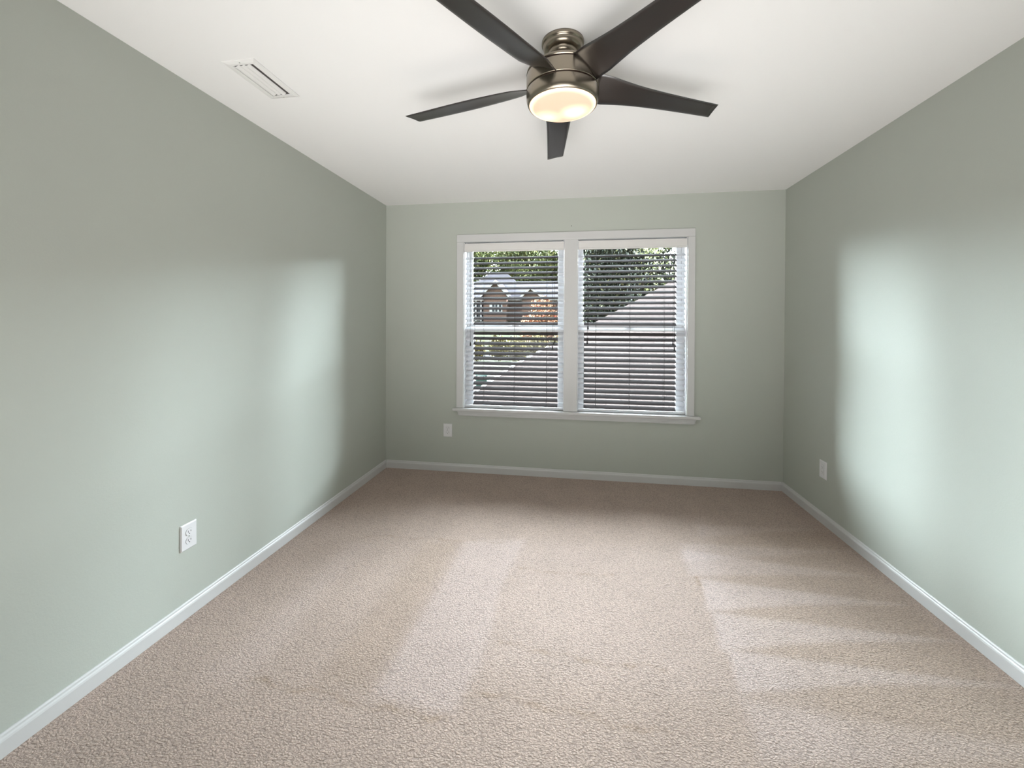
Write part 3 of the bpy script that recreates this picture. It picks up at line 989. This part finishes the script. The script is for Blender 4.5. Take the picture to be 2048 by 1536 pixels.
def tree(name, loc, blobs, nleaf, lsize, mt, label, cat, group=None, trunk=0.15, seed=1):
    """crown of separate leaf blades filling the blobs (dx,dy,dz,rx,ry,rz), on a forked trunk"""
    rnd = random.Random(seed)
    root = empty(name, loc)
    tag(root, label, cat, group)
    m = MB()
    vol = [b[3] * b[4] * b[5] for b in blobs]; tot = sum(vol)
    for b, vv in zip(blobs, vol):
        for _ in range(int(nleaf * vv / tot)):
            while True:
                q = Vector((rnd.uniform(-1, 1), rnd.uniform(-1, 1), rnd.uniform(-1, 1)))
                if q.length <= 1: break
            q = q * (0.55 + 0.45 * rnd.random()) if q.length > 0.4 else q
            p = Vector((b[0] + q.x * b[3], b[1] + q.y * b[4], b[2] + q.z * b[5]))
            d = Vector((rnd.gauss(0, 1), rnd.gauss(0, 1), rnd.gauss(0, 0.6))).normalized()
            e = d.orthogonal().normalized(); e.rotate(Matrix.Rotation(rnd.uniform(0, 6.28), 3, d))
            s = lsize * rnd.uniform(0.6, 1.3)
            e2 = d.cross(e) * (s * 0.45); e = e * s
            m.quad(tuple(p - e), tuple(p - e2), tuple(p + e), tuple(p + e2))
    if trunk:
        m.build('foliage', mt, root, fix=False)
        t = MB()
        top = max(b[2] for b in blobs)
        t.tube([(0, 0, -0.1), (0.02, 0, top * 0.35), (-0.03, 0.02, top * 0.7), (0, 0, top * 1.0)], [trunk * 1.25, trunk, trunk * 0.75, trunk * 0.3], 8)
        for b in blobs[:6]:
            t.tube([(0, 0, top * 0.4), (b[0] * 0.5, b[1] * 0.5, (top * 0.4 + b[2]) / 2 + 0.1), (b[0], b[1], b[2])], [trunk * 0.5, trunk * 0.35, trunk * 0.12], 6)
        t.build('trunk', M['bark'], root)
    else:
        m.build('foliage', mt, root, fix=False)
    return root


def blobset(rnd, n, rad, zc, zr, br):
    out = []
    for i in range(n):
        a = 2 * PI * i / n + rnd.uniform(-.4, .4); k = rnd.uniform(0.35, 0.8)
        out.append((math.cos(a) * rad * k, math.sin(a) * rad * k, zc + rnd.uniform(-1, 1) * zr * 0.6, br * rnd.uniform(.8, 1.2), br * rnd.uniform(.8, 1.2), br * rnd.uniform(.75, 1.1)))
    out.append((0, 0, zc, rad * 0.6, rad * 0.6, zr))
    return out


rg = random.Random(3)
for i, (x, y, lab) in enumerate([(-12.6, 86, 'tall green tree farthest back, over the ridge of the hipped roof'), (-25.5, 70, 'tall green tree behind the house, at the left edge of the window view'),
                                 (-16.8, 64, 'tall green tree rising behind the hipped roof of the house'),
                                 (-8.6, 71, 'tall green tree behind the house, right of its hipped roof'),
                                 (-1.2, 64, 'tall green tree behind the far right end of the house'),
                                 (8.2, 72, 'tall green tree behind the slanting roof edge')]):
    tree('deciduous_tree', (x, y, terr(x, y)), blobset(rg, 10, 4.4, 8.0, 5.4, 3.0), 24000, 0.23, M['leaf_green'], lab, 'tree', 'green trees behind the brick house', 0.3, 20 + i)
for i, (x, y, lab) in enumerate([(5.2, 29, 'paler tree seen through the gaps of the dark evergreen'),
                                 (11.0, 35.5, 'paler tree at the right edge, beyond the dark evergreen')]):
    tree('deciduous_tree', (x, y, terr(x, y)), blobset(rg, 8, 3.4, 5.0, 3.6, 2.1), 12000, 0.15, M['leaf_back'], lab, 'tree', 'pale trees behind the dark evergreen', 0.22, 40 + i)
tree('evergreen_tree', (1.5, 17.2, terr(1.5, 17)), [(-0.6, 0, 3.2, 1.5, 1.2, 2.6), (0.1, 0.2, 3.4, 1.3, 1.3, 2.4), (-0.2, 0.2, 5.2, 1.5, 1.3, 1.6), (1.5, 0.3, 4.3, 1.5, 0.25, 1.7), (-0.4, 0.1, 2.0, 1.3, 1.1, 1.5),
     (1.2, 0.2, 2.8, 1.1, 0.25, 1.2), (2.9, 0.4, 4.9, 1.3, 0.22, 1.4)], 34000, 0.075, M['leaf_dark'], 'dark evergreen tree looming behind the slanting roof in the right window', 'tree', None, 0.2, 5)
tree('maple_tree', (-1.95, 24, terr(-2, 24)), [(-0.5, 0, 1.9, 1.0, 1.0, 0.95), (0.5, 0, 2.1, 1.1, 1.0, 1.0), (0.0, 0, 3.0, 0.85, 0.9, 0.8), (-0.1, -.2, 1.5, 1.4, 1.0, 0.8), (0.9, 0.1, 1.5, 0.9, .9, .8)], 7500, 0.07, M['leaf_red'],
     'small autumn tree with orange and red leaves before the brick house', 'tree', None, 0.07, 6)
for i, (x, y, s, lab) in enumerate([(-5.25, 21.3, 1.15, 'leftmost shrub of the row beyond the driveway'),
                                    (-4.2, 22.6, 1.25, 'browning shrub, second from the left in the row beyond the driveway'),
                                    (-3.0, 21.3, 1.3, 'yellowing shrub in the middle of the row beyond the driveway'),
                                    (-2.0, 22.6, 1.4, 'yellowing shrub in front of the orange maple trunk'),
                                    (-0.85, 21.3, 1.3, 'shrub close to the slanting roof edge')]):
    tree('shrub', (x, y, terr(x, y)), [(0, 0, s * 0.62, 0.72, 0.55, s * 0.62), (0.05, 0, s * .5, 0.68, 0.5, s * .5)], 3600, 0.06, M['leaf_hedge'], lab, 'shrub', 'shrubs in a row beyond the driveway', 0, 60 + i)


def utility_box(loc, sx, sy, sz, label):
    root = empty('utility_box', loc)
    tag(root, label, 'utility box', 'dark green boxes beside the roof edge')
    b = MB(); b.box(-sx / 2, sx / 2, -sy / 2, sy / 2, -0.05, sz * 0.86)
    b.build('body', M['utility'], root, 0.015)
    l = MB(); l.prism([(-sy / 2 - 0.03, sz * 0.86), (sy / 2 + 0.03, sz * 0.86), (sy / 2 + 0.03, sz * 0.94), (sy / 2 - 0.05, sz), (-sy / 2 + 0.02, sz * 0.93)], 'x', -sx / 2 - 0.03, sx / 2 + 0.03)
    l.build('lid', M['utility'], root, 0.01)
    h = MB(); h.tube([(-sx * 0.3, -sy / 2 - 0.05, sz * 0.8), (sx * 0.3, -sy / 2 - 0.05, sz * 0.8)], 0.018, 8)
    h.box(-sx * .3 - .015, -sx * .3 + .015, -sy / 2 - .06, -sy / 2, sz * .78, sz * .82); h.box(sx * .3 - .015, sx * .3 + .015, -sy / 2 - .06, -sy / 2, sz * .78, sz * .82)
    h.build('handle', M['utility'], root)


utility_box((-3.36, 15.0, terr(-3, 15)), 0.42, 0.45, 0.50, 'dark green box on the driveway, nearer the house, low in the left window')
utility_box((-2.48, 17.0, terr(-2, 17)), 0.26, 0.35, 0.62, 'dark green box on the driveway farther out, against the roof edge')
